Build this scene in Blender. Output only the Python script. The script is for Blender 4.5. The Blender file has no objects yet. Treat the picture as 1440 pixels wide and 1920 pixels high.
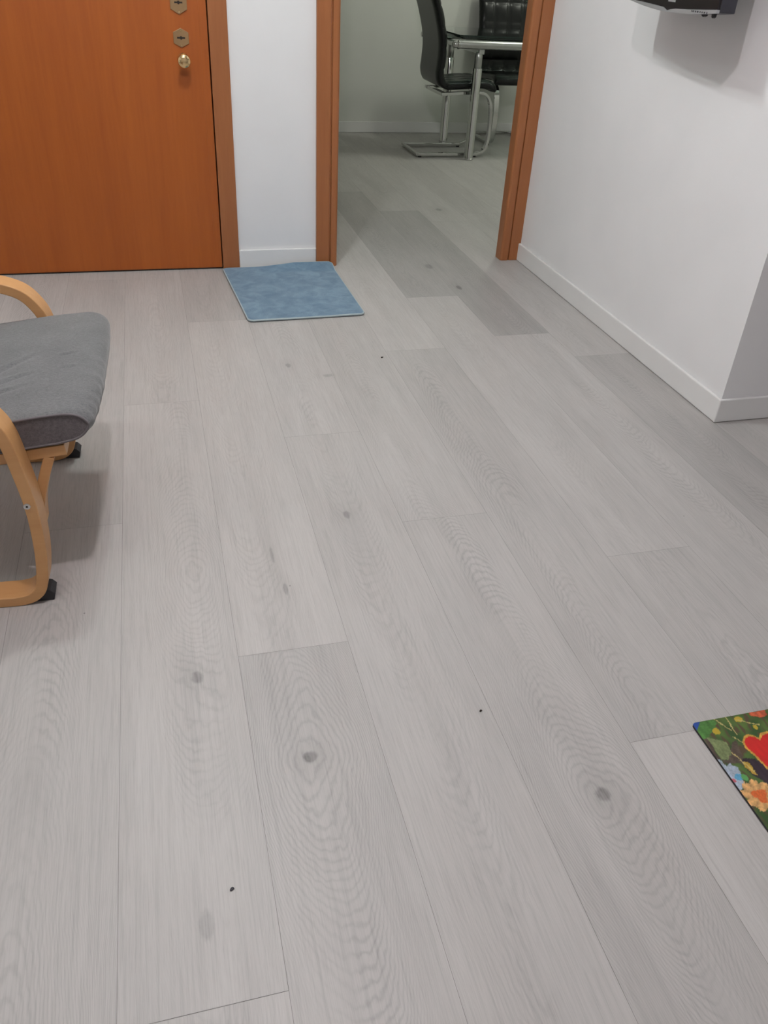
import bpy, bmesh, math, random
from mathutils import Vector, Matrix
random.seed(4)
S = bpy.context.scene
C = S.collection
PI = math.pi

# ---------------------------------------------------------------- camera
F, PITCH, YAW, ROLL = 1520.507, -0.600557, 0.285592, 0.059845
H = 1.2
cam = bpy.data.cameras.new('camera'); co = bpy.data.objects.new('camera', cam); C.objects.link(co)
fw = Vector((math.sin(YAW)*math.cos(PITCH), math.cos(YAW)*math.cos(PITCH), math.sin(PITCH)))
rt = Vector((math.cos(YAW), -math.sin(YAW), 0)); up = rt.cross(fw)
r2 = rt*math.cos(ROLL)+up*math.sin(ROLL); u2 = -rt*math.sin(ROLL)+up*math.cos(ROLL)
m = Matrix((r2, u2, -fw)).transposed().to_4x4(); m.translation = (0, 0, H)
co.matrix_world = m
cam.sensor_fit = 'VERTICAL'; cam.sensor_height = 36; cam.lens = 36*F/1920; cam.clip_start = 0.02
S.camera = co
# ---------------------------------------------------------------- world, light, exposure
S.view_settings.view_transform = 'Standard'; S.view_settings.look = 'None'
S.view_settings.gamma = 1; S.view_settings.use_curve_mapping = False
S.view_settings.exposure = 0.0
w = bpy.data.worlds.new('world'); S.world = w; w.use_nodes = True
w.node_tree.nodes['Background'].inputs[0].default_value = (.7, .75, .8, 1)
w.node_tree.nodes['Background'].inputs[1].default_value = 0.02
def lamp(name, loc, power, col, radius=.05):
    l = bpy.data.lights.new(name, 'POINT'); l.energy = power; l.color = col; l.shadow_soft_size = radius
    o = bpy.data.objects.new(name, l); o.location = loc; C.objects.link(o); return o
# a ceiling spot bar in the hall, a second fitting behind it, and the dining lamp
lamp('hall_bulb', (.10, 2.42, 2.50), 25, (.92, 1, .975), .025)
lamp('hall_bulb', (.26, 2.50, 2.50), 25, (.95, 1, 1), .025)
lamp('hall_bulb', (.15, 1.00, 2.50), 53, (1, .898, .93), .03)
lamp('hall_bulb', (-.45, 1.00, 2.50), 12, (.92, 1, .97), .035)
lamp('hall_bulb', (.9, -.6, 2.50), 5, (1, .93, .955), .06)
lamp('dining_bulb', (2.8, 5.75, 2.4), 22, (.97, 1, .87), .10)
lamp('dining_bulb', (3.9, 5.6, 2.4), 22, (.97, 1, .87), .10)

# ---------------------------------------------------------------- helpers
def obj(name, bm, mats, parent=None, smooth=False, bevel=0, seg=2, auto=True):
    bmesh.ops.recalc_face_normals(bm, faces=bm.faces) if auto else None
    me = bpy.data.meshes.new(name); bm.to_mesh(me); bm.free()
    o = bpy.data.objects.new(name, me); C.objects.link(o)
    for mt in (mats if isinstance(mats, (list, tuple)) else [mats]): me.materials.append(mt)
    if smooth:
        for p in me.polygons: p.use_smooth = True
    if bevel:
        b = o.modifiers.new('bevel', 'BEVEL'); b.width = bevel; b.segments = seg; b.limit_method = 'ANGLE'
        b.angle_limit = math.radians(40)
        if smooth: b.harden_normals = False
    if parent: o.parent = parent
    return o
def tag(o, label, cat, group=None):
    o['label'] = label; o['category'] = cat
    if group: o['group'] = group
    return o
def thing(name, label, cat, loc=(0, 0, 0), rz=0, group=None):
    o = bpy.data.objects.new(name, None); C.objects.link(o); o.location = loc; o.rotation_euler = (0, 0, rz)
    o.empty_display_size = .1
    return tag(o, label, cat, group)
def struct(name, bm, mt, **k):
    o = obj(name, bm, mt, **k); o['kind'] = 'structure'; return o
def box(bm, x0, y0, z0, x1, y1, z1, mi=0):
    v = [bm.verts.new(p) for p in ((x0,y0,z0),(x1,y0,z0),(x1,y1,z0),(x0,y1,z0),(x0,y0,z1),(x1,y0,z1),(x1,y1,z1),(x0,y1,z1))]
    for q in ((0,3,2,1),(4,5,6,7),(0,1,5,4),(1,2,6,5),(2,3,7,6),(3,0,4,7)):
        f = bm.faces.new([v[i] for i in q]); f.material_index = mi
    return bm
def B(*a): return box(bmesh.new(), *a)
def crom(pts, n=8):
    P = [Vector(p) for p in pts]; P = [P[0]*2-P[1]]+P+[P[-1]*2-P[-2]]; out = []
    for i in range(1, len(P)-2):
        a, b, c, d = P[i-1:i+3]
        for k in range(n):
            t = k/n
            out.append(.5*((2*b)+(c-a)*t+(2*a-5*b+4*c-d)*t*t+(3*b-a-3*c+d)*t**3))
    out.append(P[-2]); return out
def strip(bm, pts, th, y0, y1, n=8, closed=False):
    """flat bar bent in the xz plane; pts are (x, z) of its centre line"""
    P = crom([(p[0], p[1]) for p in pts], n) if n > 1 else [Vector(p) for p in pts]
    if closed: P = P[:-1]
    N = len(P); rings = []
    for i, p in enumerate(P):
        a = P[(i-1) % N] if (closed or i > 0) else p; b = P[(i+1) % N] if (closed or i < N-1) else p
        t = (b-a).normalized(); nn = Vector((-t.y, t.x))*th/2
        rings.append([bm.verts.new(q) for q in ((p.x+nn.x,y0,p.y+nn.y),(p.x+nn.x,y1,p.y+nn.y),(p.x-nn.x,y1,p.y-nn.y),(p.x-nn.x,y0,p.y-nn.y))])
    for i in range(N if closed else N-1):
        r, s = rings[i], rings[(i+1) % N]
        for k in range(4): bm.faces.new((r[k], r[(k+1)%4], s[(k+1)%4], s[k]))
    if not closed: bm.faces.new(rings[0]); bm.faces.new(rings[-1][::-1])
    return bm
def tube(bm, pts, r, seg=16, n=1):
    P = crom(pts, n) if n > 1 else [Vector(p) for p in pts]
    rings = []
    for i, p in enumerate(P):
        a = P[max(i-1, 0)]; b = P[min(i+1, len(P)-1)]; t = (b-a).normalized()
        u = t.orthogonal() if abs(t.z) < .9 else Vector((1, 0, 0)); u = (u-t*u.dot(t)).normalized()
        if abs(t.z) < .9: u = Vector((0, 0, 1)); u = (u-t*u.dot(t)).normalized()
        v = t.cross(u); rr = r[i] if isinstance(r, (list, tuple)) else r
        rings.append([bm.verts.new(p+(u*math.cos(2*PI*k/seg)+v*math.sin(2*PI*k/seg))*rr) for k in range(seg)])
    for a, b in zip(rings, rings[1:]):
        for k in range(seg): bm.faces.new((a[k], a[(k+1)%seg], b[(k+1)%seg], b[k]))
    bm.faces.new(rings[0][::-1]); bm.faces.new(rings[-1]); return bm
def prism(bm, poly, y0, y1):
    """poly (x, z) extruded along y"""
    a = [bm.verts.new((p[0], y0, p[1])) for p in poly]; b = [bm.verts.new((p[0], y1, p[1])) for p in poly]
    n = len(poly)
    for i in range(n): bm.faces.new((a[i], a[(i+1)%n], b[(i+1)%n], b[i]))
    bm.faces.new(a[::-1]); bm.faces.new(b); return bm

# ---------------------------------------------------------------- materials
class NT:
    def __init__(s, name, **kw):
        s.m = bpy.data.materials.new(name); s.m.use_nodes = True; s.t = s.m.node_tree; s.b = s.t.nodes['Principled BSDF']
        for k, v in kw.items(): s.b.inputs[k.replace('_', ' ')].default_value = v
    def n(s, ty, **kw):
        o = s.t.nodes.new(ty)
        for k, v in kw.items(): setattr(o, k, v)
        return o
    def put(s, node, i, v):
        if v is None: return
        if hasattr(v, 'is_output') or hasattr(v, 'links'): s.t.links.new(v, node.inputs[i])
        else: node.inputs[i].default_value = v
    def math(s, op, a, b=None, c=None, clamp=False):
        o = s.n('ShaderNodeMath', operation=op, use_clamp=clamp)
        s.put(o, 0, a); s.put(o, 1, b); s.put(o, 2, c); return o.outputs[0]
    def vmul(s, v, k):
        o = s.n('ShaderNodeVectorMath', operation='MULTIPLY'); s.put(o, 0, v); s.put(o, 1, k); return o.outputs[0]
    def noise(s, v, scale=1, detail=2, rough=.5, dist=0):
        o = s.n('ShaderNodeTexNoise'); s.put(o, 'Vector', v); s.put(o, 'Scale', scale); s.put(o, 'Detail', detail)
        s.put(o, 'Roughness', rough); s.put(o, 'Distortion', dist); return o.outputs['Fac']
    def ramp(s, v, a, b, c0, c1):
        o = s.n('ShaderNodeMapRange', clamp=True); s.put(o, 0, v); s.put(o, 1, a); s.put(o, 2, b); s.put(o, 3, c0); s.put(o, 4, c1); return o.outputs[0]
    def sm(s, v, a, b, c0, c1):
        o = s.n('ShaderNodeMapRange', clamp=True, interpolation_type='SMOOTHSTEP'); s.put(o, 0, v); s.put(o, 1, a); s.put(o, 2, b); s.put(o, 3, c0); s.put(o, 4, c1); return o.outputs[0]
    def mix(s, f, a, b, mode='MIX'):
        o = s.n('ShaderNodeMix', data_type='RGBA', blend_type=mode); s.put(o, 0, f)
        s.put(o, 6, a); s.put(o, 7, b); return o.outputs[2]
    def obj(s): return s.n('ShaderNodeTexCoord').outputs['Object']
    def bump(s, h, strength=.3, dist=.001):
        o = s.n('ShaderNodeBump'); s.put(o, 'Strength', strength); s.put(o, 'Distance', dist); s.put(o, 'Height', h)
        s.t.links.new(o.outputs[0], s.b.inputs['Normal'])
    def col(s, v): s.put(s.b, 'Base Color', v)
def rgb(r, g, b):
    f = lambda c: ((c/255+.055)/1.055)**2.4 if c > 10 else c/255/12.92
    return (f(r), f(g), f(b), 1)

def wall_mat(name, c, rough=.75):
    t = NT(name, Roughness=rough); v = t.obj()
    a = t.noise(v, 3, 3); t.col(t.mix(t.ramp(a, .35, .65, 0, 1), c, tuple(x*.965 for x in c[:3])+(1,)))
    t.bump(t.noise(v, 160, 3), .12, .001); return t.m
M_wall = wall_mat('white_wall_paint', (.83, .832, .835, 1))
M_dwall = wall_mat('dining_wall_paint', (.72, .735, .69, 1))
M_ceil = wall_mat('ceiling_paint', (.66, .66, .66, 1))
M_base = wall_mat('white_baseboard_lacquer', (.80, .80, .79, 1), .4)

def wood(name, c1, c2, scale, rough=.35, axis='z', contrast=1., fine=1.):
    t = NT(name, Roughness=rough); v = t.obj()
    k = {'z': (1, 1, .06), 'x': (.06, 1, 1), 'y': (1, .06, 1)}[axis]
    p = t.vmul(v, tuple(q*scale for q in k))
    a = t.noise(p, 1, 4, .6, .6); b = t.noise(p, 9*fine, 3, .6)
    f = t.math('ADD', t.math('MULTIPLY', a, .62), t.math('MULTIPLY', b, .38))
    f = t.ramp(f, .5-.2/contrast, .5+.2/contrast, 0, 1)
    t.col(t.mix(f, c1, c2)); t.bump(b, .06, .0006); return t.m
M_door = wood('cherry_veneer', (.30, .066, .0065, 1), (.385, .098, .011, 1), 9, .42)
M_case = wood('cherry_casing', (.29, .100, .032, 1), (.365, .135, .046, 1), 14, .38)
M_birch = wood('bent_birch', (.52, .265, .10, 1), (.60, .33, .14, 1), 12, .4, 'x')

def plain(name, c, rough=.5, metal=0., **k):
    t = NT(name, Roughness=rough, Metallic=metal, **k); v = t.obj()
    t.col(t.mix(t.noise(v, 30, 2), c, tuple(x*.9 for x in c[:3])+(1,))); return t.m
M_gap = plain('dark_gap', (.02, .012, .008, 1), .8)
M_brass = plain('polished_brass', (.80, .58, .30, 1), .16, 1)
M_brass2 = plain('brushed_brass', (.40, .255, .13, 1), .4, .75)
M_black = plain('black_rubber', (.018, .017, .02, 1), .6)
M_chrome = plain('chrome', (.60, .60, .59, 1), .07, 1)
M_steel = plain('satin_steel', (.50, .51, .50, 1), .32, 1)
M_silver = plain('silver_plastic', (.55, .56, .58, 1), .3, .6)
M_tv = plain('black_gloss_plastic', (.012, .008, .010, 1), .12)
M_tvside = plain('dark_grey_plastic', (.035, .035, .045, 1), .4)
M_screw = plain('zinc_screw', (.6, .6, .6, 1), .3, .9)
M_leaf = plain('plant_leaf', (.03, .10, .03, 1), .5)
M_pot = plain('white_pot', (.7, .7, .68, 1), .4)

t = NT('black_leather', Roughness=.27); t.b.inputs['Specular IOR Level'].default_value = .3; v = t.obj()
t.col(t.mix(t.noise(v, 8, 2), (.006, .007, .007, 1), (.011, .012, .012, 1))); t.bump(t.noise(v, 450, 2), .15, .0006); M_leather = t.m

def fabric(name, c, c2):
    t = NT(name, Roughness=.95); v = t.obj()
    a = t.noise(t.vmul(v, (150, 420, 150)), 1, 2, .6); b = t.noise(v, 420, 2); d = t.noise(v, 14, 3)
    f = t.math('ADD', t.math('MULTIPLY', a, .45), t.math('ADD', t.math('MULTIPLY', b, .35), t.math('MULTIPLY', d, .2)))
    t.col(t.mix(t.ramp(f, .36, .64, 0, 1), c, c2)); t.bump(a, .25, .0012)
    t.b.inputs['Sheen Weight'].default_value = .25; return t.m
M_fabric = fabric('grey_melange_cloth', (.085, .087, .088, 1), (.175, .177, .178, 1))
M_fabside = fabric('grey_side_cloth', (.08, .07, .073, 1), (.15, .13, .135, 1))
M_pipe = plain('grey_piping', (.15, .135, .14, 1), .9)

t = NT('blue_mat_pile', Roughness=1.0); v = t.obj()
a = t.noise(v, 15, 5, .65, .6); b = t.noise(v, 320, 2)
c = t.mix(t.ramp(a, .36, .66, 0, 1), (.085, .175, .265, 1), (.185, .31, .415, 1))
c = t.mix(t.ramp(b, .3, .7, .0, .35), c, (.12, .2, .29, 1))
t.col(c); t.bump(t.math('ADD', b, t.math('MULTIPLY', a, 2)), .5, .003); t.b.inputs['Sheen Weight'].default_value = .3; M_blue = t.m
M_bind = plain('pale_mat_binding', (.42, .50, .52, 1), .9)

t = NT('table_glass', Roughness=.02, IOR=1.45); t.b.inputs['Transmission Weight'].default_value = 1.0
t.b.inputs['Base Color'].default_value = (.80, .90, .86, 1); M_glass = t.m
M_glassedge = plain('dark_glass_edge', (.01, .022, .018, 1), .1)

# ---- floor: plank positions measured on the floor, grain procedural
def floor_mat():
    t = NT('pale_oak_plank', Roughness=.5)
    t.b.inputs['Specular IOR Level'].default_value = .42
    uv = t.n('ShaderNodeUVMap', uv_map='UVMap').outputs[0]
    sx = t.n('ShaderNodeSeparateXYZ'); t.put(sx, 0, uv); u, vv = sx.outputs[0], sx.outputs[1]
    seed = t.n('ShaderNodeAttribute', attribute_name='seed').outputs['Fac']
    tone = t.n('ShaderNodeAttribute', attribute_name='tone').outputs['Fac']
    uc = t.n('ShaderNodeAttribute', attribute_name='centre').outputs['Fac']
    vk = t.n('ShaderNodeAttribute', attribute_name='apex').outputs['Fac']; dr = t.n('ShaderNodeAttribute', attribute_name='drift').outputs['Fac']
    fig = t.n('ShaderNodeAttribute', attribute_name='figure').outputs['Fac']
    pos = t.n('ShaderNodeNewGeometry').outputs['Position']
    def vec(a, b):
        o = t.n('ShaderNodeCombineXYZ'); t.put(o, 0, t.math('MULTIPLY', u, a)); t.put(o, 1, t.math('MULTIPLY', vv, b)); t.put(o, 2, seed); return o.outputs[0]
    # knots: (x, y, rx, ry, darkness)
    K = [(.167,.946,.0145,.0150,.36),(.656,.759,.0145,.0165,.33),(-.018,1.185,.013,.02,.26),(.395,1.687,.010,.020,.26),(.388,2.622,.010,.02,.25),
         (-.037,.677,.012,.026,.17),(1.262,3.33,.013,.028,.38),(1.215,3.63,.02,.04,.26),(.182,1.554,.005,.035,.22),(.195,1.42,.006,.022,.22),(.51,2.52,.02,.012,.2),(1.58,4.63,.02,.03,.3)]
    field = None; dark = None
    wob = t.math('MULTIPLY', t.math('SUBTRACT', t.noise(t.vmul(pos, (70, 70, 1)), 1, 3), .5), .9)
    for i, (kx, ky, rx, ry, dk) in enumerate(K):
        o = t.n('ShaderNodeVectorMath', operation='SUBTRACT'); t.put(o, 0, pos); t.put(o, 1, (kx, ky, 0))
        s2 = t.n('ShaderNodeVectorMath', operation='LENGTH'); t.put(s2, 0, t.vmul(o.outputs[0], (1/rx, 1/ry, 0)))
        d = s2.outputs['Value']
        e = t.sm(t.math('ADD', d, t.math('MULTIPLY', wob, .8)), .55, 1.15, dk, 0)
        halo = t.sm(d, .8, 4.2, dk*.22, 0); e = t.math('ADD', e, halo)
        dark = e if dark is None else t.math('ADD', dark, e)
        if i in (2, 6):
            o3 = t.n('ShaderNodeVectorMath', operation='LENGTH'); t.put(o3, 0, t.vmul(o.outputs[0], (1/.055, 1/.13, 0)))
            g = t.math('MULTIPLY', t.math('EXPONENT', t.math('MULTIPLY', t.math('POWER', o3.outputs['Value'], 2.0), -1.0)), 9.0 if i < 2 else 4.5)
            field = g if field is None else t.math('ADD', field, g)
    warp = t.math('MULTIPLY', t.math('SUBTRACT', t.noise(vec(9, 1.5), 1, 1), .5), .06)
    du = t.math('ADD', t.math('SUBTRACT', u, uc), warp)
    par = t.math('MULTIPLY', t.math('MULTIPLY', du, du), 2100.0)
    big = t.math('MULTIPLY', t.noise(vec(4.0, 2.4), 1, 1.5), 17.0)
    dvk = t.math('SUBTRACT', vv, vk); drift = t.math('MULTIPLY', t.math('SQRT', t.math('ADD', t.math('MULTIPLY', dvk, dvk), .0012)), dr)
    wig = t.math('ADD', t.math('MULTIPLY', t.noise(vec(80, 40), 1, 2), 1.5), t.math('MULTIPLY', t.noise(vec(26, 11), 1, 2), 3.0))
    s = t.math('ADD', t.math('ADD', t.math('ADD', par, big), t.math('ADD', drift, wig)), field)
    ring = t.math('SINE', t.math('MULTIPLY', s, 2*PI*.66))
    ring = t.math('POWER', t.math('ADD', t.math('MULTIPLY', ring, .5), .5), 2.6)
    mask = t.sm(t.noise(vec(7, 1.4), 1.7, 2), .40, .62, .12, 1.)
    cen = t.sm(t.math('ABSOLUTE', du), .02, .11, 1.0, .30)
    knear = t.math('MAXIMUM', t.math('MINIMUM', t.math('MULTIPLY', field, .35), .9), t.sm(t.math('ABSOLUTE', dvk), .08, .55, .8, 0))
    rk = t.math('MULTIPLY', ring, t.math('MULTIPLY', fig, t.math('MAXIMUM', t.math('MULTIPLY', mask, cen), knear)))
    fib = t.noise(vec(620, 14), 1, 3, .75); fib2 = t.noise(vec(190, 4.0), 1, 3, .6); blot = t.noise(vec(14, 1.6), 1, 3, .55); blot2 = t.noise(vec(5, 2), 1.5, 2)
    light, darkc = (.510, .494, .476, 1), (.448, .433, .416, 1)
    c = t.mix(t.ramp(blot, .35, .65, 0, 1), darkc, light)
    c = t.mix(t.ramp(blot2, .35, .7, 0, .5), c, (.515, .493, .47, 1))
    val = t.math('SUBTRACT', 1.0, t.math('MULTIPLY', rk, .14))
    val = t.math('SUBTRACT', val, t.ramp(fib, .45, .75, 0, .15)); val = t.math('SUBTRACT', val, t.ramp(fib2, .46, .7, -.015, .075))
    vo = t.n('ShaderNodeTexVoronoi', feature='F1', distance='EUCLIDEAN'); t.put(vo, 'Vector', t.vmul(pos, (6.5, 6.5, 0))); t.put(vo, 'Scale', 1.0)
    val = t.math('SUBTRACT', val, t.sm(vo.outputs['Distance'], .010, .017, .45, 0))
    val = t.math('SUBTRACT', val, dark); val = t.math('MULTIPLY', val, tone)
    cc = t.n('ShaderNodeCombineColor'); [t.put(cc, i, val) for i in range(3)]
    t.col(t.mix(1.0, c, cc.outputs[0], 'MULTIPLY'))
    t.put(t.b, 'Roughness', t.ramp(fib, .3, .7, .40, .52))
    t.bump(t.math('SUBTRACT', 1.0, fib), .10, .0005)
    return t.m
M_floor = floor_mat(); M_seam = plain('floor_seam', (.20, .185, .175, 1), .9)

W, L, X0 = .231, 1.84, .067
anchors = {0: 1.226, -1: .558, 1: 2.116, 2: 1.629, 3: .853, 4: 3.232, 5: 2.778, 6: 2.548, -2: 1.75, -3: 1.1, 7: 2.7, 8: 1.0}
tones = {(0, 0): 1.0, (0, -1): .93, (0, 1): .90, (-1, 0): .985, (-1, -1): 1.0, (4, 0): .80, (4, -1): 1.0, (5, 0): .775, (5, -1): .985, (3, 0): .975, (3, 1): 1.02,
         (3, -1): 1.04, (6, 0): .97, (6, -1): .85, (1, -1): .955, (1, 0): 1.0, (2, -1): .945, (2, 0): .975, (4, -2): .955, (-2, 0): .93, (-2, -1): .95, (3,2): .9, (2,1): .95}  # right-hand plank: own darker tone, deepened for soft shade by the wall corner
tones[(7, -1)] = .93; tones[(3, -1)] = 1.03; tones[(3, 0)] = .94  # outermost column lowered to carry the same soft corner shade in its colour
apex = {(0, -1): (1.56, 75), (2, -1): (.97, 75), (2, 0): (-.2, 60), (3, 0): (-.3, 50), (1, -1): (2.2, 40), (-1, -1): (2.4, 45), (6, -1): (2.1, 60)}
centres = {(0, -1): .10, (2, -1): .127, (-1, -1): .12, (1, -1): .11, (5, 0): .12}
figs = {(0, -1): 1.15, (2, -1): 1.1, (2, 0): .9, (-1, -1): .9, (-1, 0): .7, (3, 0): 1.0, (5, 0): .9, (6, -1): .8, (3, -1): .25, (4, -2): .9, (1, -1): .7}
bm = bmesh.new(); uvl = bm.loops.layers.uv.new('UVMap')
ls = {k: bm.faces.layers.float.new(k) for k in ('seed', 'tone', 'centre', 'figure', 'apex', 'drift')}
box(bm, -2.3, -2.3, -.10, 5.2, 7.2, -.0012, 1)
rnd = random.Random(11); g = .0003
for k in range(-11, 22):
    y0 = anchors.get(k, rnd.uniform(0, L))
    for j in range(-4, 5):
        a, b = y0+j*L, y0+(j+1)*L
        xa, xb = X0+k*W, X0+(k+1)*W
        rs = rnd.uniform(0, 40); rt_ = rnd.uniform(.93, 1.02); rc = rnd.uniform(.07, .16); rf = rnd.uniform(.4, .9); ra = rnd.choice((-.3, 2.1, rnd.uniform(.3, 1.5))); rd = rnd.uniform(28, 60)
        xa_, xb_ = max(xa, -2.2), min(xb, 5.1); a_, b_ = max(a, -2.2), min(b, 7.1)
        if xb_-xa_ < .01 or b_-a_ < .01: continue
        vs = [bm.verts.new(p) for p in ((xa_+g, a_+g, 0), (xb_-g, a_+g, 0), (xb_-g, b_-g, 0), (xa_+g, b_-g, 0))]
        f = bm.faces.new(vs)
        f[ls['seed']] = rs; f[ls['tone']] = tones.get((k, j), rt_); f[ls['centre']] = centres.get((k, j), rc); f[ls['figure']] = figs.get((k, j), rf)
        f[ls['apex']], f[ls['drift']] = apex.get((k, j), (ra, rd))
        for lp in f.loops: lp[uvl].uv = (lp.vert.co.x-xa, lp.vert.co.y-a)
o = struct('floor', bm, [M_floor, M_seam], auto=False)

# ---------------------------------------------------------------- walls and ceiling
YW, XR, YC, YB, ZC = 3.70, 1.692, 1.995, 7.03, 2.60
DL, DR, DH = -.83, .335, 2.12          # outer edges of the entrance door frame
OL, OR_ = .685, 1.692
bm = bmesh.new()
box(bm, -2.2, YW, 0, DL+.02, YW+.12, ZC); box(bm, DR-.02, YW, 0, OL+.05, YW+.12, ZC)
box(bm, DL+.02, YW, DH-.02, DR-.02, YW+.12, ZC); box(bm, OL+.05, YW, DH-.02, XR, YW+.12, ZC)
struct('wall_back', bm, M_wall)
bm = B(XR, YC, 0, 5.2, YW+.12, ZC); bm.faces.ensure_lookup_table()
struct('wall_right', bm, M_wall)
struct('wall_left', B(-2.3, -2.3, 0, -2.2, YW+.12, ZC), M_wall)
struct('wall_front', B(-2.2, -2.3, 0, 5.2, -2.2, ZC), M_wall)
struct('wall_corridor_end', B(5.1, -2.2, 0, 5.2, YC, ZC), M_wall)
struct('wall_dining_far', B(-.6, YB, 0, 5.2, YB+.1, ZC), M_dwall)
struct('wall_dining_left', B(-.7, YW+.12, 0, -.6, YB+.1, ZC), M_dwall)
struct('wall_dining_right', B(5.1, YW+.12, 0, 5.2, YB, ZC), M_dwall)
struct('ceiling', B(-2.3, -2.3, ZC, 5.2, YB+.1, ZC+.1), M_ceil)
BH, BT = .082, .012
def baseb(side, *segs):
    bm = bmesh.new()
    for a in segs: box(bm, a[0], a[1], .0012, a[2], a[3], BH)
    o = struct('baseboard_'+side, bm, M_base, bevel=.004, seg=3); return o
baseb('back', (DR, YW-BT, OL, YW))
baseb('left', (-2.2, -2.2, -2.2+BT, YW))
baseb('back_left', (-2.188, YW-BT, DL, YW))
bm = bmesh.new()                                   # mitred round the outer corner
o1 = [(XR, YW-.016), (XR, YC), (5.1, YC)]; i1 = [(XR-BT, YW-.016), (XR-BT, YC-BT), (5.1, YC-BT)]
vz = [[bm.verts.new((p[0], p[1], z)) for p in q] for q, z in ((o1, .0012), (i1, .0012), (i1, BH), (o1, BH))]
for k in range(4):
    a, b = vz[k], vz[(k+1) % 4]
    for i in range(2): bm.faces.new((a[i], a[i+1], b[i+1], b[i]))
bm.faces.new([vz[k][0] for k in range(4)]); bm.faces.new([vz[k][2] for k in range(3, -1, -1)])
struct('baseboard_right', bm, M_base, bevel=.004, seg=3)
baseb('dining_far', (-.6, YB-BT, 5.1, YB))

# ---------------------------------------------------------------- entrance door with its frame
d = bpy.data.objects.new('door_1', None); C.objects.link(d); d.location = (-.24, YW, 0); d['kind'] = 'structure'
def lx(x): return x+.24
def part(name, bm, mt, parent, off=(.24, -YW, 0), **k):
    bmesh.ops.translate(bm, vec=off, verts=bm.verts); return obj(name, bm, mt, parent, **k)
bm = bmesh.new(); box(bm, .262, YW-.014, .0012, DR, YW+.10, DH); box(bm, DL, YW-.014, .0012, -.757, YW+.10, DH); box(bm, -.757, YW-.014, DH-.075, .262, YW+.10, DH)
part('door_frame', bm, M_case, d, bevel=.002)
bm = B(-.752, YW-.008, .007, .2575, YW+.045, DH-.08); leaf = part('door_leaf', bm, M_door, d, bevel=.0015)
part('edge_strip', B(.2285, YW-.0095, .008, .2565, YW-.0075, DH-.082), M_door, leaf)
part('door_backing', B(-.83, YW+.06, .0012, .335, YW+.11, DH-.08), M_gap, d)
part('threshold', B(-.755, YW-.004, .0012, .2605, YW+.05, .006), M_gap, d)
def escut(zc, w=.058, h=.066):
    bm = bmesh.new(); x = .1555
    poly = [(x, zc+h/2), (x+w/2, zc+h/4+.002), (x+w/2, zc-h/4-.002), (x, zc-h/2), (x-w/2, zc-h/4-.002), (x-w/2, zc+h/4+.002)]
    prism(bm, poly, YW-.0125, YW-.008)
    e = part('escutcheon', bm, M_brass2, leaf, bevel=.0012)
    bm = bmesh.new(); box(bm, x-.015, YW-.0132, zc-.0028, x+.015, YW-.0122, zc+.0028); prism(bm, [(x+.005*math.cos(a*PI/6), zc+.006*math.sin(a*PI/6)) for a in range(12)], YW-.0131, YW-.0122)
    part('keyhole', bm, M_gap, e)
    for s in (-1, 1):
        bm = bmesh.new(); prism(bm, [(x+.0028*math.cos(a*PI/5), zc+s*(h/2-.008)+.0028*math.sin(a*PI/5)) for a in range(10)], YW-.0145, YW-.0122)
        part('screw', bm, M_brass, e)
    return e
escut(.900); escut(1.016, .062, .078)
bm = bmesh.new()
tube(bm, [(.158, YW-.008, .826), (.158, YW-.011, .826), (.158, YW-.014, .826), (.158, YW-.020, .826), (.158, YW-.034, .826), (.158, YW-.043, .826), (.158, YW-.052, .826), (.158, YW-.060, .826), (.158, YW-.066, .826), (.158, YW-.069, .826), (.158, YW-.070, .826)],
     [.024, .024, .012, .010, .011, .019, .0245, .0255, .022, .012, .001], 28)
part('door_knob', bm, M_brass, leaf, smooth=True)

# ---------------------------------------------------------------- casing of the dining room opening
def jamb(name, s, xo):
    """s = +1: wood runs to the right of xo (left jamb); -1: to the left (right jamb)"""
    bm = bmesh.new(); X = lambda a: xo+s*a
    prof = [(0, -.018), (.058, -.018), (.060, -.011), (.064, -.011), (.066, -.020), (.088, -.020), (.0945, -.015), (.0965, -.008), (.0965, .045), (.05, .045), (.05, 0), (0, 0)]
    if s < 0: prof = [(0, -.018), (.052, -.018), (.054, -.011), (.058, -.011), (.060, -.020), (.088, -.020), (.0945, -.015), (.0965, -.008), (.0965, .045), (.05, .045), (.05, 0), (0, 0)]
    a = [bm.verts.new((X(p[0]), YW+p[1], .0012)) for p in prof]; b = [bm.verts.new((X(p[0]), YW+p[1], DH)) for p in prof]
    n = len(prof)
    for i in range(n): bm.faces.new((a[i], a[(i+1)%n], b[(i+1)%n], b[i]))
    bm.faces.new(a); bm.faces.new(b)
    return struct(name, bm, M_case)
jamb('trim_1', 1, OL); jamb('trim_2', -1, XR-.001)
struct('trim_3', B(OL+.0965, YW-.018, DH-.095, XR-.0965, YW+.045, DH), M_case, bevel=.002)

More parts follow.
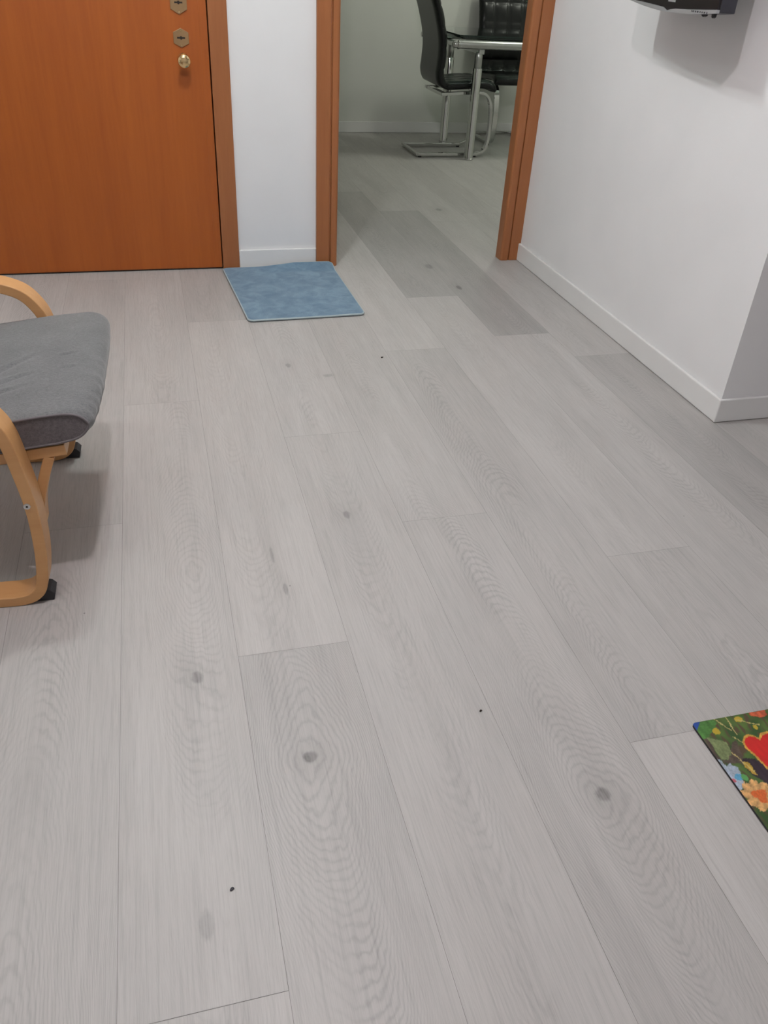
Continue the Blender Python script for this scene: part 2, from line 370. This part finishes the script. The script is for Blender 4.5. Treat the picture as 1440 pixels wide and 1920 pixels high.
# ---------------------------------------------------------------- blue door mat
bm = bmesh.new(); A_, B_, C_, D_ = Vector((.258, 3.672, 0)), Vector((.752, 3.668, 0)), Vector((.765, 3.052, 0)), Vector((.300, 3.034, 0))
nu, nv = 60, 70
def matpt(u, v, z):   # u across, v from near to far
    # round the corners
    r = .045; U, V = u, v
    cx = min(max(u, r), 1-r); cy = min(max(v, r*.8), 1-r*.8); dx, dy = (u-cx)/r, (v-cy)/(r*.8)
    if dx and dy:
        mx = max(abs(dx), abs(dy)); ln = math.hypot(dx, dy); k = mx/ln; U, V = cx+dx*k*r, cy+dy*k*r*.8
    p = (D_*(1-U)+C_*U)*(1-V)+(A_*(1-U)+B_*U)*V
    lift = .017*max(0, min(1, (U-.30)/.35))**1.5*max(0, (V-.86)/.14)**1.3
    wav = .0012*math.sin(U*9+V*4)
    return Vector((p.x, p.y, .0015+z+lift+max(0, wav)))
grid = {}
for side, z in ((0, 0), (1, .0085)):
    for i in range(nu+1):
        for j in range(nv+1): grid[side, i, j] = bm.verts.new(matpt(i/nu, j/nv, z))
for side in (0, 1):
    for i in range(nu):
        for j in range(nv):
            q = [grid[side, i, j], grid[side, i+1, j], grid[side, i+1, j+1], grid[side, i, j+1]]; bm.faces.new(q if side else q[::-1])
rim = [(i, 0) for i in range(nu)]+[(nu, j) for j in range(nv)]+[(i, nv) for i in range(nu, 0, -1)]+[(0, j) for j in range(nv, 0, -1)]
for a, b in zip(rim, rim[1:]+rim[:1]): bm.faces.new((grid[(0,)+a], grid[(0,)+b], grid[(1,)+b], grid[(1,)+a]))
mt = thing('door_mat', 'small plain blue pile mat lying in front of the white wall between the doors', 'mat', (.52, 3.35, 0))
def sub(bm, vec): bmesh.ops.translate(bm, vec=vec, verts=bm.verts); return bm
obj('pile', sub(bm, (-.52, -3.35, 0)), M_blue, mt, smooth=False)
bm = bmesh.new(); pts = [matpt(i/nu, j/nv, .004) for i, j in rim]; n = len(pts); rings = []
for i, p in enumerate(pts):
    tt = (pts[(i+1)%n]-pts[i-1]).normalized(); side = Vector((tt.y, -tt.x, 0)).normalized()
    rings.append([bm.verts.new(p+side*(.0042*math.cos(a*PI/4))+Vector((0, 0, .0042*math.sin(a*PI/4)+.0006))) for a in range(8)])
for i in range(n):
    r, s_ = rings[i], rings[(i+1)%n]
    for k in range(8): bm.faces.new((r[k], r[(k+1)%8], s_[(k+1)%8], s_[k]))
o = obj('edge_binding', sub(bm, (-.52, -3.35, 0)), M_bind, mt, smooth=True); o['label'] = 'pale grey bound edge'

# ---------------------------------------------------------------- flower mat (pattern is printed on it)
shapes = [
 ('brown', [(.002,-.036),(.011,-.04),(.005,-.079),(.012,-.099),(.044,-.105),(.054,-.086),(.062,-.054),(.049,-.059),(.034,-.078),(.017,-.091),(-.003,-.086)], (.085,.06,.045)),
 ('dark', [(.020,-.090),(.047,-.094),(.039,-.122),(.048,-.14),(.06,-.161),(.074,-.147),(.085,-.125),(.07,-.102),(.05,-.095)], (.03,.018,.028)),
 ('grass', [(.019,0),(.049,-.003),(.049,-.013),(.023,-.031),(.008,-.039),(0,-.04),(0,-.02)], (.06,.17,.035)),
 ('pale', [(.009,-.037),(.042,-.054),(.036,-.078),(.02,-.091),(.006,-.088),(.008,-.065)], (.17,.21,.09)),
 ('white', [(-.001,-.085),(.004,-.091),(.008,-.104),(.017,-.098),(.02,-.106),(.027,-.113),(.023,-.126),(.018,-.143),(.017,-.148),(.004,-.154),(0,-.161),(-.003,-.136)], (.36,.42,.50)),
 ('yel', [(.046,-.101),(.053,-.107),(.053,-.137),(.047,-.131),(.04,-.115)], (.42,.27,.04)),
 ('red2', [(.126,.003),(.164,0),(.16,-.012),(.145,-.015),(.126,-.007)], (.50,.10,.04)),
 ('heartrim', [(.108,-.060),(.103,-.052),(.093,-.047),(.082,-.050),(.071,-.061),(.068,-.075),(.071,-.087),(.074,-.097),(.076,-.110),(.078,-.126),(.088,-.146),(.102,-.168),(.122,-.150),(.144,-.118),(.153,-.088),(.149,-.062),(.135,-.048),(.119,-.050)], (.55,.30,.05)),
 ('heart', [(.108,-.065),(.103,-.057),(.093,-.052),(.083,-.055),(.074,-.064),(.072,-.075),(.075,-.085),(.078,-.095),(.08,-.108),(.082,-.126),(.091,-.144),(.102,-.161),(.12,-.146),(.14,-.115),(.148,-.088),(.144,-.064),(.133,-.053),(.119,-.056)], (.56,.018,.015)),
]
def inside(p, poly):
    c = False; n = len(poly)
    for i in range(n):
        (x1, y1), (x2, y2) = poly[i], poly[i-1]
        if (y1 > p[1]) != (y2 > p[1]) and p[0] < (x2-x1)*(p[1]-y1)/(y2-y1)+x1: c = not c
    return c
from mathutils import noise as mn
fl = [(.030,-.174,.034,(.58,.33,.13),(.62,.13,.03),9)]
r3 = random.Random(5); pal = [((.55,.3,.12),(.6,.13,.03)), ((.5,.5,.55),(.1,.3,.5)), ((.5,.06,.08),(.5,.3,.05)), ((.55,.4,.06),(.3,.08,.02))]
for k in range(46):
    x, y = r3.uniform(.02, .58), r3.uniform(-.38, -.02)
    if x < .19 and y > -.235: continue
    c = r3.choice(pal); fl.append((x, y, r3.uniform(.016, .036), c[0], c[1], r3.randint(6, 11)))
def matcol(x, y):
    nz = mn.noise(Vector((x*38, y*30, 1))); n2 = mn.noise(Vector((x*140, y*45, 3))); n3 = mn.noise(Vector((x*300, y*300, 6)))
    g1, g2, br = Vector((.085, .15, .03)), Vector((.03, .075, .018)), Vector((.085, .055, .03))
    c = g1.lerp(g2, min(1, max(0, .5+nz*1.4))); c = c.lerp(br, min(1, max(0, (n2-.05)*3)))
    px, py = x+n2*.003+n3*.0012, y+nz*.004+n3*.0012
    for nm, poly, cc in shapes:
        jx, jy = (x+n3*.0005, y+n3*.0005) if nm.startswith('heart') else (px, py)
        if inside((jx, jy), poly):
            c = Vector(cc)*(1+n2*.5+n3*.35)
            if nm == 'heart': c = Vector(cc)*(1+n2*.15)
            if nm == 'white' and (x-.016)**2+((y+.131)*1.2)**2 < .0085**2: c = Vector((.10, .33, .52))*(1+n3*.4)
    if (x-.026)**2+((y+.134)*.9)**2 < .0065**2: c = Vector((.10, .32, .09))
    if (x-.0015)**2+(y+.136)**2 < .0045**2: c = Vector((.5, .12, .15))
    for ax, ay, rr in ((.036, -.029, .0075), (.097, -.012, .008), (.118, -.033, .006)):
        if (px-ax)**2+(py-ay)**2 < rr*rr: c = Vector((.46, .33, .03))
    for a0, a1 in (((.05, 0), (.066, -.03)), ((.074, .0), (.072, -.042)), ((.060, -.045), (.070, -.062)), ((.036, -.078), (.052, -.125)), ((.09, -.012), (.13, -.03))):
        dx, dy = a1[0]-a0[0], a1[1]-a0[1]; s = max(0, min(1, ((px-a0[0])*dx+(py-a0[1])*dy)/(dx*dx+dy*dy)))
        if (px-a0[0]-s*dx)**2+(py-a0[1]-s*dy)**2 < (.0011+.0006*n2)**2: c = Vector((.50, .40, .16))
    for fx, fy, R, c1, c2, k in fl:
        dx, dy = x-fx, y-fy; rr = math.hypot(dx, dy)
        if rr > R*1.2: continue
        th = math.atan2(dy, dx); lim = R*(.78+.22*abs(math.cos(th*k/2+n3*.6)))
        if rr < lim*(1+.1*n3):
            c = Vector(c1)*(1.05+.35*math.cos(th*k)*rr/R+n3*.4)
            if rr < R*(.40+.1*n3+.08*math.sin(th*3)): c = Vector(c2)*(1+.3*n3)
    if x+(-y) < .019 and x < .017: c = Vector((.02, .07, .30))*(1+n2*.3)
    return [max(0, q) for q in c]
bm = bmesh.new(); cl = bm.verts.layers.float_color.new('print'); MW, MH = .62, .42; nx, ny = 380, 260; gv = []
def mcorner(x, y):
    r = .008; cx = min(max(x, r), MW-r); cy = max(min(y, -r), -MH+r); dx, dy = (x-cx)/r, (y-cy)/r
    if dx and dy: k = max(abs(dx), abs(dy))/math.hypot(dx, dy); return cx+dx*k*r, cy+dy*k*r
    return x, y
for i in range(nx+1):
    row = []
    for j in range(ny+1):
        x, y = MW*i/nx, -MH*j/ny; X, Y = mcorner(x, y); q = bm.verts.new((X, Y, .006)); q[cl] = (*matcol(x, y), 1); row.append(q)
    gv.append(row)
for i in range(nx):
    for j in range(ny): bm.faces.new((gv[i][j+1], gv[i+1][j+1], gv[i+1][j], gv[i][j]))
rimv = [gv[i][0] for i in range(nx)]+[gv[nx][j] for j in range(ny)]+[gv[i][ny] for i in range(nx, 0, -1)]+[gv[0][j] for j in range(ny, 0, -1)]
lo = []
for q in rimv: z = bm.verts.new((q.co.x, q.co.y, .0012)); z[cl] = (.03, .03, .035, 1); lo.append(z)
n = len(rimv)
for i in range(n):
    f = bm.faces.new((rimv[i], rimv[(i+1)%n], lo[(i+1)%n], lo[i])); f.material_index = 1
t = NT('printed_flower_mat', Roughness=.45); at = t.n('ShaderNodeAttribute', attribute_name='print')
t.col(at.outputs['Color']); t.bump(t.noise(t.obj(), 500, 2), .1, .0005); M_print = t.m
fm = obj('floral_mat', bm, [M_print, M_black], auto=False); fm.location = (.899, .866, 0)
tag(fm, 'thin printed mat with a red heart and colourful painted flowers on green', 'mat')

# ---------------------------------------------------------------- bentwood armchair
ch = thing('armchair', 'bentwood birch armchair with grey cloth seat cushion at the left edge', 'armchair', (-.70, 1.824, .0012), -math.radians(2.3))
front = [(.30, .0115), (.345, .012), (.374, .022), (.392, .050), (.4035, .119), (.4075, .20), (.4055, .266), (.3975, .335), (.3885, .395), (.3745, .432), (.345, .468), (.30, .488), (.24, .500)]
rear = [(.12, .508), (-.02, .506), (-.16, .492), (-.26, .470), (-.335, .440), (-.375, .395), (-.38, .33), (-.355, .22), (-.315, .10), (-.285, .045), (-.25, .020), (-.20, .0115), (.0, .0115), (.2, .0115)]
loop = front+rear
for s in (-1, 1):
    y0, y1 = (-.338, -.276) if s < 0 else (.276, .338)
    fr = obj('side_frame', strip(bmesh.new(), loop+[loop[0]], .024, y0, y1, 14, True), M_birch, ch, bevel=.002, seg=2)
    bm = bmesh.new(); prism(bm, [(.372, .0), (.408, .0), (.412, .016), (.404, .026), (.392, .030), (.380, .022)], s*.307-.020, s*.307+.020)
    obj('foot', bm, M_black, fr)
    bm = bmesh.new(); tube(bm, [(.401, s*.338, .255), (.401, s*.3405, .255)], .0065, 18)
    b_ = obj('bolt', bm, M_screw, fr); b_['label'] = 'round zinc bolt head'
    bm = bmesh.new(); tube(bm, [(.401, s*.3404, .255), (.401, s*.3412, .255)], .0024, 6); obj('socket', bm, M_gap, fr)
    # seat rail and its brace, inboard of the side frame
    ya, yb = (-.274, -.226) if s < 0 else (.226, .274)
    obj('seat_rail', strip(bmesh.new(), [(.482, .342), (.34, .3265), (.2, .309), (.05, .285), (-.12, .250), (-.28, .205)], .024, ya, yb, 8), M_birch, ch, bevel=.002)
    obj('brace', strip(bmesh.new(), [(.448, .327), (.434, .292), (.421, .255), (.409, .21), (.403, .16)], .021, ya, yb, 8), M_birch, ch, bevel=.002)
    bm = strip(bmesh.new(), [(-.06, .262), (-.12, .34), (-.20, .50), (-.29, .68), (-.37, .84), (-.44, .96), (-.50, 1.02)], .024, ya, yb, 6)
    obj('back_post', bm, M_birch, ch, smooth=True, bevel=.002)
bm = bmesh.new(); box(bm, -.30, -.275, .012, -.26, .275, .034)
obj('cross_bar', bm, M_birch, ch, bevel=.003)
for x, z in ((.40, .343), (.28, .329), (.16, .312), (.04, .292)):
    obj('slat', B(x-.025, -.226, z-.012, x+.025, .226, z-.004), M_birch, ch, bevel=.001)
# cushion: closed profile swept across, crowned, with wrinkles on top
prof = [(.478, .3575), (.515, .366), (.536, .382), (.542, .402), (.530, .419), (.505, .4265), (.46, .424), (.40, .418), (.34, .411), (.28, .403), (.2, .390), (.12, .373), (.04, .352), (-.04, .328), (-.07, .312),
        (-.07, .270), (-.0, .288), (.1, .306), (.2, .322), (.3, .335), (.4, .3485)]
P = crom([(a, b) for a, b in prof]+[prof[0]], 9)[:-1]
CREASE = [(.22,-.165,.414,.02,.0062,.0060), (.2,-.172,.417,-.081,.0062,.0055), (.2,-.205,.413,-.136,.0050,.0055), (.16,-.10,.34,-.02,.003,.008), (.462,-.004,.498,.003,.0022,.004), (.473,-.071,.507,-.072,.0022,.004)]
bm = bmesh.new(); NY = 130; cx0, cz0 = .3, .37; rings = []
for j in range(NY+1):
    tt = j/NY*2-1; y = .277*tt; e = 1-abs(tt)
    near = max(0., 1-e/.06)
    ring = []
    for p in P:
        x, z = p.x, p.y
        crown = .010*(1-tt*tt)
        zm = .372+.105*(x-.45); wt = max(0, min(1, (z-zm)/.03)); wt = wt*wt*(3-2*wt)
        z += crown*wt
        if x > .40:
            g_ = max(0, min(1, (x-.40)/.10)); x += g_*(.012*(1-abs(tt)**3)-.006*max(0, (abs(tt)-.85)/.15)**2)
        wv = 0
        for ax, ay, bx, by, amp, wd in CREASE:
            ux, uy = bx-ax, by-ay; ll = math.hypot(ux, uy); q_ = max(0, min(1, ((x-ax)*ux+(y-ay)*uy)/ll/ll))
            dd = math.hypot(x-ax-q_*ux, y-ay-q_*uy)*(1 if (x-ax)*uy-(y-ay)*ux > 0 else -1)
            am = amp*min(1, (1-q_)/.5+.05)
            wv += am*(math.exp(-((dd-.002)/wd)**2)-.7*math.exp(-((dd+wd*1.5)/wd)**2))
        z -= wv*wt
        z += wt*.0012*mn.noise(Vector((x*14, y*10, 2)))+wt*.0022*mn.noise(Vector((x*5, y*5, 4)))
        if x > .49: x += .0030*mn.noise(Vector((z*30, y*40, 7)))*(1-near)*(.5-.5*math.tanh(y*12+.3)+.2)
        if near > 0:
            k = near**2*.025; x = cx0+(x-cx0)*(1-k*.25); z = z-.003*near**2*(2*wt-1)
        ring.append(bm.verts.new((x, y*(1.0), z)))
    rings.append(ring)
n = len(P)
for a, b in zip(rings, rings[1:]):
    for k in range(n): bm.faces.new((a[k], a[(k+1)%n], b[(k+1)%n], b[k]))
for r in (rings[0], rings[-1]):
    f = bm.faces.new(r); f.material_index = 1
e0 = [q.co.copy() for q in rings[0]]; e1 = [q.co.copy() for q in rings[-1]]
for yy in (0,): pass
cu = obj('seat_cushion', bm, [M_fabric, M_fabside], ch, smooth=True)
for f in cu.data.polygons:
    if f.material_index == 1: f.use_smooth = False
for loop_ in (e0,):
    bm = bmesh.new(); pts = loop_; nn = len(pts); rr = []
    for i, p in enumerate(pts):
        tt = (pts[(i+1)%nn]-pts[i-1]).normalized(); sd = Vector((0, 1, 0)); up_ = tt.cross(sd).normalized()
        rr.append([bm.verts.new(p+sd*.0026*math.cos(a*PI/3)+up_*.0026*math.sin(a*PI/3)) for a in range(6)])
    for i in range(nn):
        for k in range(6): bm.faces.new((rr[i][k], rr[i][(k+1)%6], rr[(i+1)%nn][(k+1)%6], rr[(i+1)%nn][k]))
    obj('piping', bm, M_pipe, cu, smooth=True)
bm = bmesh.new(); strip(bm, [(-.07, .37), (-.13, .47), (-.21, .63), (-.29, .80), (-.37, .95), (-.43, 1.05)], .075, -.275, .275, 8)
obj('back_cushion', bm, M_fabric, ch, smooth=True, bevel=.03, seg=4)

# ---------------------------------------------------------------- dining chairs
def pad(bm, pts, th, wd, cols, rows, tuft, n=10):
    P = crom(pts, n); N = len(P); D = [0]
    for a, b in zip(P, P[1:]): D.append(D[-1]+(b-a).length)
    T = D[-1]; NY = cols*8; top, bot = [], []
    for i, p in enumerate(P):
        a = P[max(i-1, 0)]; b = P[min(i+1, N-1)]; t_ = (b-a).normalized(); nn = Vector((t_.y, -t_.x)); s = D[i]/T
        endr = min(1, min(s, 1-s)/.06)**.5
        ta, tb = [], []
        for j in range(NY+1):
            q = j/NY; y = wd*(q-.5); er = min(1, min(q, 1-q)/.09)**.5 if 0 < q < 1 else 0
            puff = (abs(math.sin(PI*q*cols))*abs(math.sin(PI*s*rows))+1e-6)**.3
            h = th/2*(.35+.65*er*endr)-tuft*(1-puff)
            ta.append(bm.verts.new((p.x+nn.x*h, y, p.y+nn.y*h)))
            h2 = -th/2*(.45+.55*er*endr); tb.append(bm.verts.new((p.x+nn.x*h2, y, p.y+nn.y*h2)))
        top.append(ta); bot.append(tb)
    for i in range(N-1):
        for j in range(NY):
            bm.faces.new((top[i][j], top[i+1][j], top[i+1][j+1], top[i][j+1])); bm.faces.new((bot[i][j], bot[i][j+1], bot[i+1][j+1], bot[i+1][j]))
        for j in (0, NY): bm.faces.new((top[i][j], bot[i][j], bot[i+1][j], top[i+1][j]))
    for i in (0, N-1):
        for j in range(NY): bm.faces.new((top[i][j], top[i][j+1], bot[i][j+1], bot[i][j]))
    return bm
def dining_chair(label, loc, rz):
    c = thing('dining_chair', label, 'chair', loc, rz, 'black leather cantilever dining chairs')
    # profile runs bottom/back so that the outward normal faces the sitter
    obj('backrest', pad(bmesh.new(), [(.045, 1.06), (.050, 1.0), (.078, .93), (.118, .80), (.133, .70), (.130, .60), (.126, .54), (.140, .495), (.175, .468)][::-1], .062, .465, 4, 5, .010), M_leather, c, smooth=True)
    obj('seat', pad(bmesh.new(), [(.165, .468), (.22, .470), (.34, .478), (.45, .483), (.51, .472), (.545, .448)][::-1], .058, .45, 4, 3, .006), M_leather, c, smooth=True)
    bm = bmesh.new()
    for s in (-1, 1):
        y0, y1 = (-.208, -.168) if s < 0 else (.168, .208)
        strip(bm, [(.0, .021), (.2, .021), (.40, .021), (.46, .026), (.51, .052), (.532, .11), (.536, .20), (.532, .30), (.516, .375), (.48, .418), (.43, .430), (.38, .428), (.2, .418), (.145, .416)], .019, y0, y1, 6)
    box(bm, -.012, -.205, .0125, .012, .205, .0295); box(bm, .15, -.19, .402, .19, .19, .424)
    f = obj('frame', bm, M_chrome, c, smooth=False, bevel=.0025)
    for x in (.02, .44):
        for y in (-.189, .189):
            bm = bmesh.new(); tube(bm, [(x, y, .0015), (x, y, .0135)], .013, 12); obj('glide', bm, M_black, f)
    return c
dining_chair('black leather cantilever chair seen from behind at the left end of the glass table', (1.872, 6.262, 0), 0)
dining_chair('quilted black leather chair facing the camera behind the glass table', (2.775, 6.965, 0), -PI/2)

# ---------------------------------------------------------------- glass table
tb = thing('dining_table', 'extending glass dining table with chrome legs in the next room', 'table', (2.75, 6.3, 0))
def tp(name, bm, mt, parent=tb, **k): return obj(name, sub(bm, (-2.75, -6.3, 0)), mt, parent, **k)
for lx_, ly_ in ((2.238, 5.985), (2.262, 6.665), (3.35, 5.985), (3.35, 6.665)):
    bm = bmesh.new(); tube(bm, [(lx_, ly_, .0012), (lx_, ly_, .010), (lx_, ly_, .011), (lx_, ly_, .59)], [.034, .034, .0325, .0325], 28)
    lg = tp('leg', bm, M_chrome, smooth=True, bevel=.001)
    bm = bmesh.new(); tube(bm, [(lx_, ly_, .55), (lx_, ly_, .66), (lx_, ly_, .685), (lx_, ly_, .694)], [.027, .027, .024, .012], 24); tp('leg_top', bm, M_steel, lg, smooth=True)
for ly_ in (5.95, 6.69):
    bm = bmesh.new(); tube(bm, [(2.075, ly_, .733), (3.5, ly_, .733)], .026, 24); rl = tp('side_rail', bm, M_steel, smooth=True, bevel=.001)
    bm = bmesh.new(); tube(bm, [(2.030, ly_, .733), (2.034, ly_, .733), (2.055, ly_, .733), (2.066, ly_, .733), (2.067, ly_, .733), (2.075, ly_, .733)], [.008, .018, .021, .021, .0285, .0285], 24)
    tp('rail_cap', bm, M_chrome, rl, smooth=True)
for lx_ in (2.25, 3.35): tp('cross_beam', B(lx_-.02, 5.96, .676, lx_+.02, 6.69, .708), M_steel, bevel=.004)
def slab(x0, y0, x1, y1, z0, z1, ch_):
    bm = bmesh.new(); poly = [(x0+ch_, y0), (x1-ch_, y0), (x1, y0+ch_), (x1, y1-ch_), (x1-ch_, y1), (x0+ch_, y1), (x0, y1-ch_), (x0, y0+ch_)]
    a = [bm.verts.new((p[0], p[1], z0)) for p in poly]; b = [bm.verts.new((p[0], p[1], z1)) for p in poly]; n = 8
    bm.faces.new(a[::-1]); bm.faces.new(b)
    for i in range(n): f = bm.faces.new((a[i], a[(i+1)%n], b[(i+1)%n], b[i])); f.material_index = 1
    return bm
tp('glass_top', slab(2.085, 5.955, 3.48, 6.70, .777, .787, .02), [M_glass, M_glassedge])
lf = tp('extension_leaf', slab(2.12, 6.0, 2.75, 6.66, .763, .771, .01), [M_glass, M_glassedge])
lf['label'] = 'lower sliding glass leaf'
# a small leafy plant on the table, its leaves just showing beside the right casing
pl = thing('potted_plant', 'small green leafy plant on the glass table beside the right door casing', 'plant', (2.71, 6.20, .787))
bm = bmesh.new(); tube(bm, [(0, 0, .0005), (0, 0, .01), (0, 0, .085), (0, 0, .09)], [.032, .036, .046, .044], 20); obj('pot', bm, M_pot, pl, smooth=True, bevel=.001)
bm = bmesh.new(); rr_ = random.Random(2)
for k in range(26):
    a = rr_.uniform(0, 2*PI); l_ = rr_.uniform(.06, .12); hgt = rr_.uniform(.08, .2); wd = rr_.uniform(.008, .014)
    dv = Vector((math.cos(a), math.sin(a), 0)); sv = Vector((-dv.y, dv.x, 0)); base = Vector((0, 0, .08)); prev = None
    for q in range(7):
        u_ = q/6; p = base+dv*l_*u_*.8+Vector((0, 0, hgt*math.sin(u_*PI*.62))); ww = wd*math.sin(PI*min(.98, max(.05, u_)))
        cur = (bm.verts.new(p+sv*ww+Vector((0, 0, .0008))), bm.verts.new(p-sv*ww+Vector((0, 0, .0008))), bm.verts.new(p-sv*ww-Vector((0, 0, .0008))), bm.verts.new(p+sv*ww-Vector((0, 0, .0008))))
        if prev:
            for w_ in range(4): bm.faces.new((prev[w_], prev[(w_+1)%4], cur[(w_+1)%4], cur[w_]))
        prev = cur
obj('foliage', bm, M_leaf, pl, smooth=True)

# ---------------------------------------------------------------- wall-mounted television
tv = thing('television', 'small black television with silver lower rim mounted on the right wall', 'television', (1.504, 2.24, 1.10), math.atan2(.9969, .0787))
bot = [(0, .0165), (.069, .0105), (.147, .006), (.224, .004), (.307, .004), (.38, .007), (.445, .011), (.558, .021), (.572, .026)]
rimt = [(0, .0245), (.069, .021), (.165, .0165), (.235, .0145), (.262, .012), (.288, .0075), (.313, .0145), (.38, .018), (.445, .0205), (.53, .0235), (.572, .028)]
top_z = .36
bm = bmesh.new(); prism(bm, bot+[(.574, top_z), (0, top_z)], -.050, -.004)
obj('back_shell', bm, M_tvside, tv, bevel=.003)
bm = bmesh.new(); prism(bm, rimt+[(.572, top_z-.002), (0, top_z-.002)], -.004, .004)
obj('front_bezel', bm, M_tv, tv, bevel=.0015)
bm = bmesh.new()
prism(bm, bot+rimt[::-1], -.004, .006)
obj('lower_rim', bm, M_silver, tv, bevel=.001)
obj('screen', B(.03, .004, .06, .542, .0055, .335), plain('dark_screen', (.01, .01, .012, 1), .08), tv)
obj('label_plate', B(.245, .004, .030, .29, .0052, .036), M_silver, tv)
for x in (.085, .034):
    bm = bmesh.new(); w_ = .011 if x > .05 else .006
    prism(bm, [(x-w_, .014), (x-w_*.8, .0065), (x, .0035), (x+w_*.8, .0065), (x+w_, .014)], -.014, -.005); obj('button', bm, M_black, tv)
for k_, x in enumerate((.132, .124, .119, .108, .095, .083, .071, .058, .045)):
    obj('marking', B(x, .006, .0125, x+(.003, .004, .002, .005, .007, .004, .005, .006, .004)[k_], .0066, .0165), M_tvside, tv)
bm = bmesh.new(); box(bm, .20, -.062, .10, .38, -.050, .26)
obj('mount_plate', bm, M_black, tv)
bm = bmesh.new(); box(bm, .275, -.165, .165, .305, -.062, .195); obj('mount_arm', bm, M_black, tv)

# ---------------------------------------------------------------- crumbs on the planks
for (x, y, r_, lab) in ((.732, 2.638, .0042, 'dark crumb on the pale planks near the blue mat'), (.509, .985, .0026, 'tiny black crumb in the middle of the pale floor'), (.005, .725, .0030, 'small dark chip on the floor at the lower left')):
    bm = bmesh.new(); bmesh.ops.create_icosphere(bm, subdivisions=2, radius=r_)
    for q in bm.verts: q.co = Vector((q.co.x*1.3, q.co.y*.8, q.co.z*.55))*(1+.35*mn.noise(q.co*600))
    bmesh.ops.rotate(bm, matrix=Matrix.Rotation(.6, 3, 'Z'), verts=bm.verts)
    o = obj('crumb', bm, M_gap if x > .1 else M_tvside, smooth=True); o.location = (x, y, r_*.5); tag(o, lab, 'crumb')
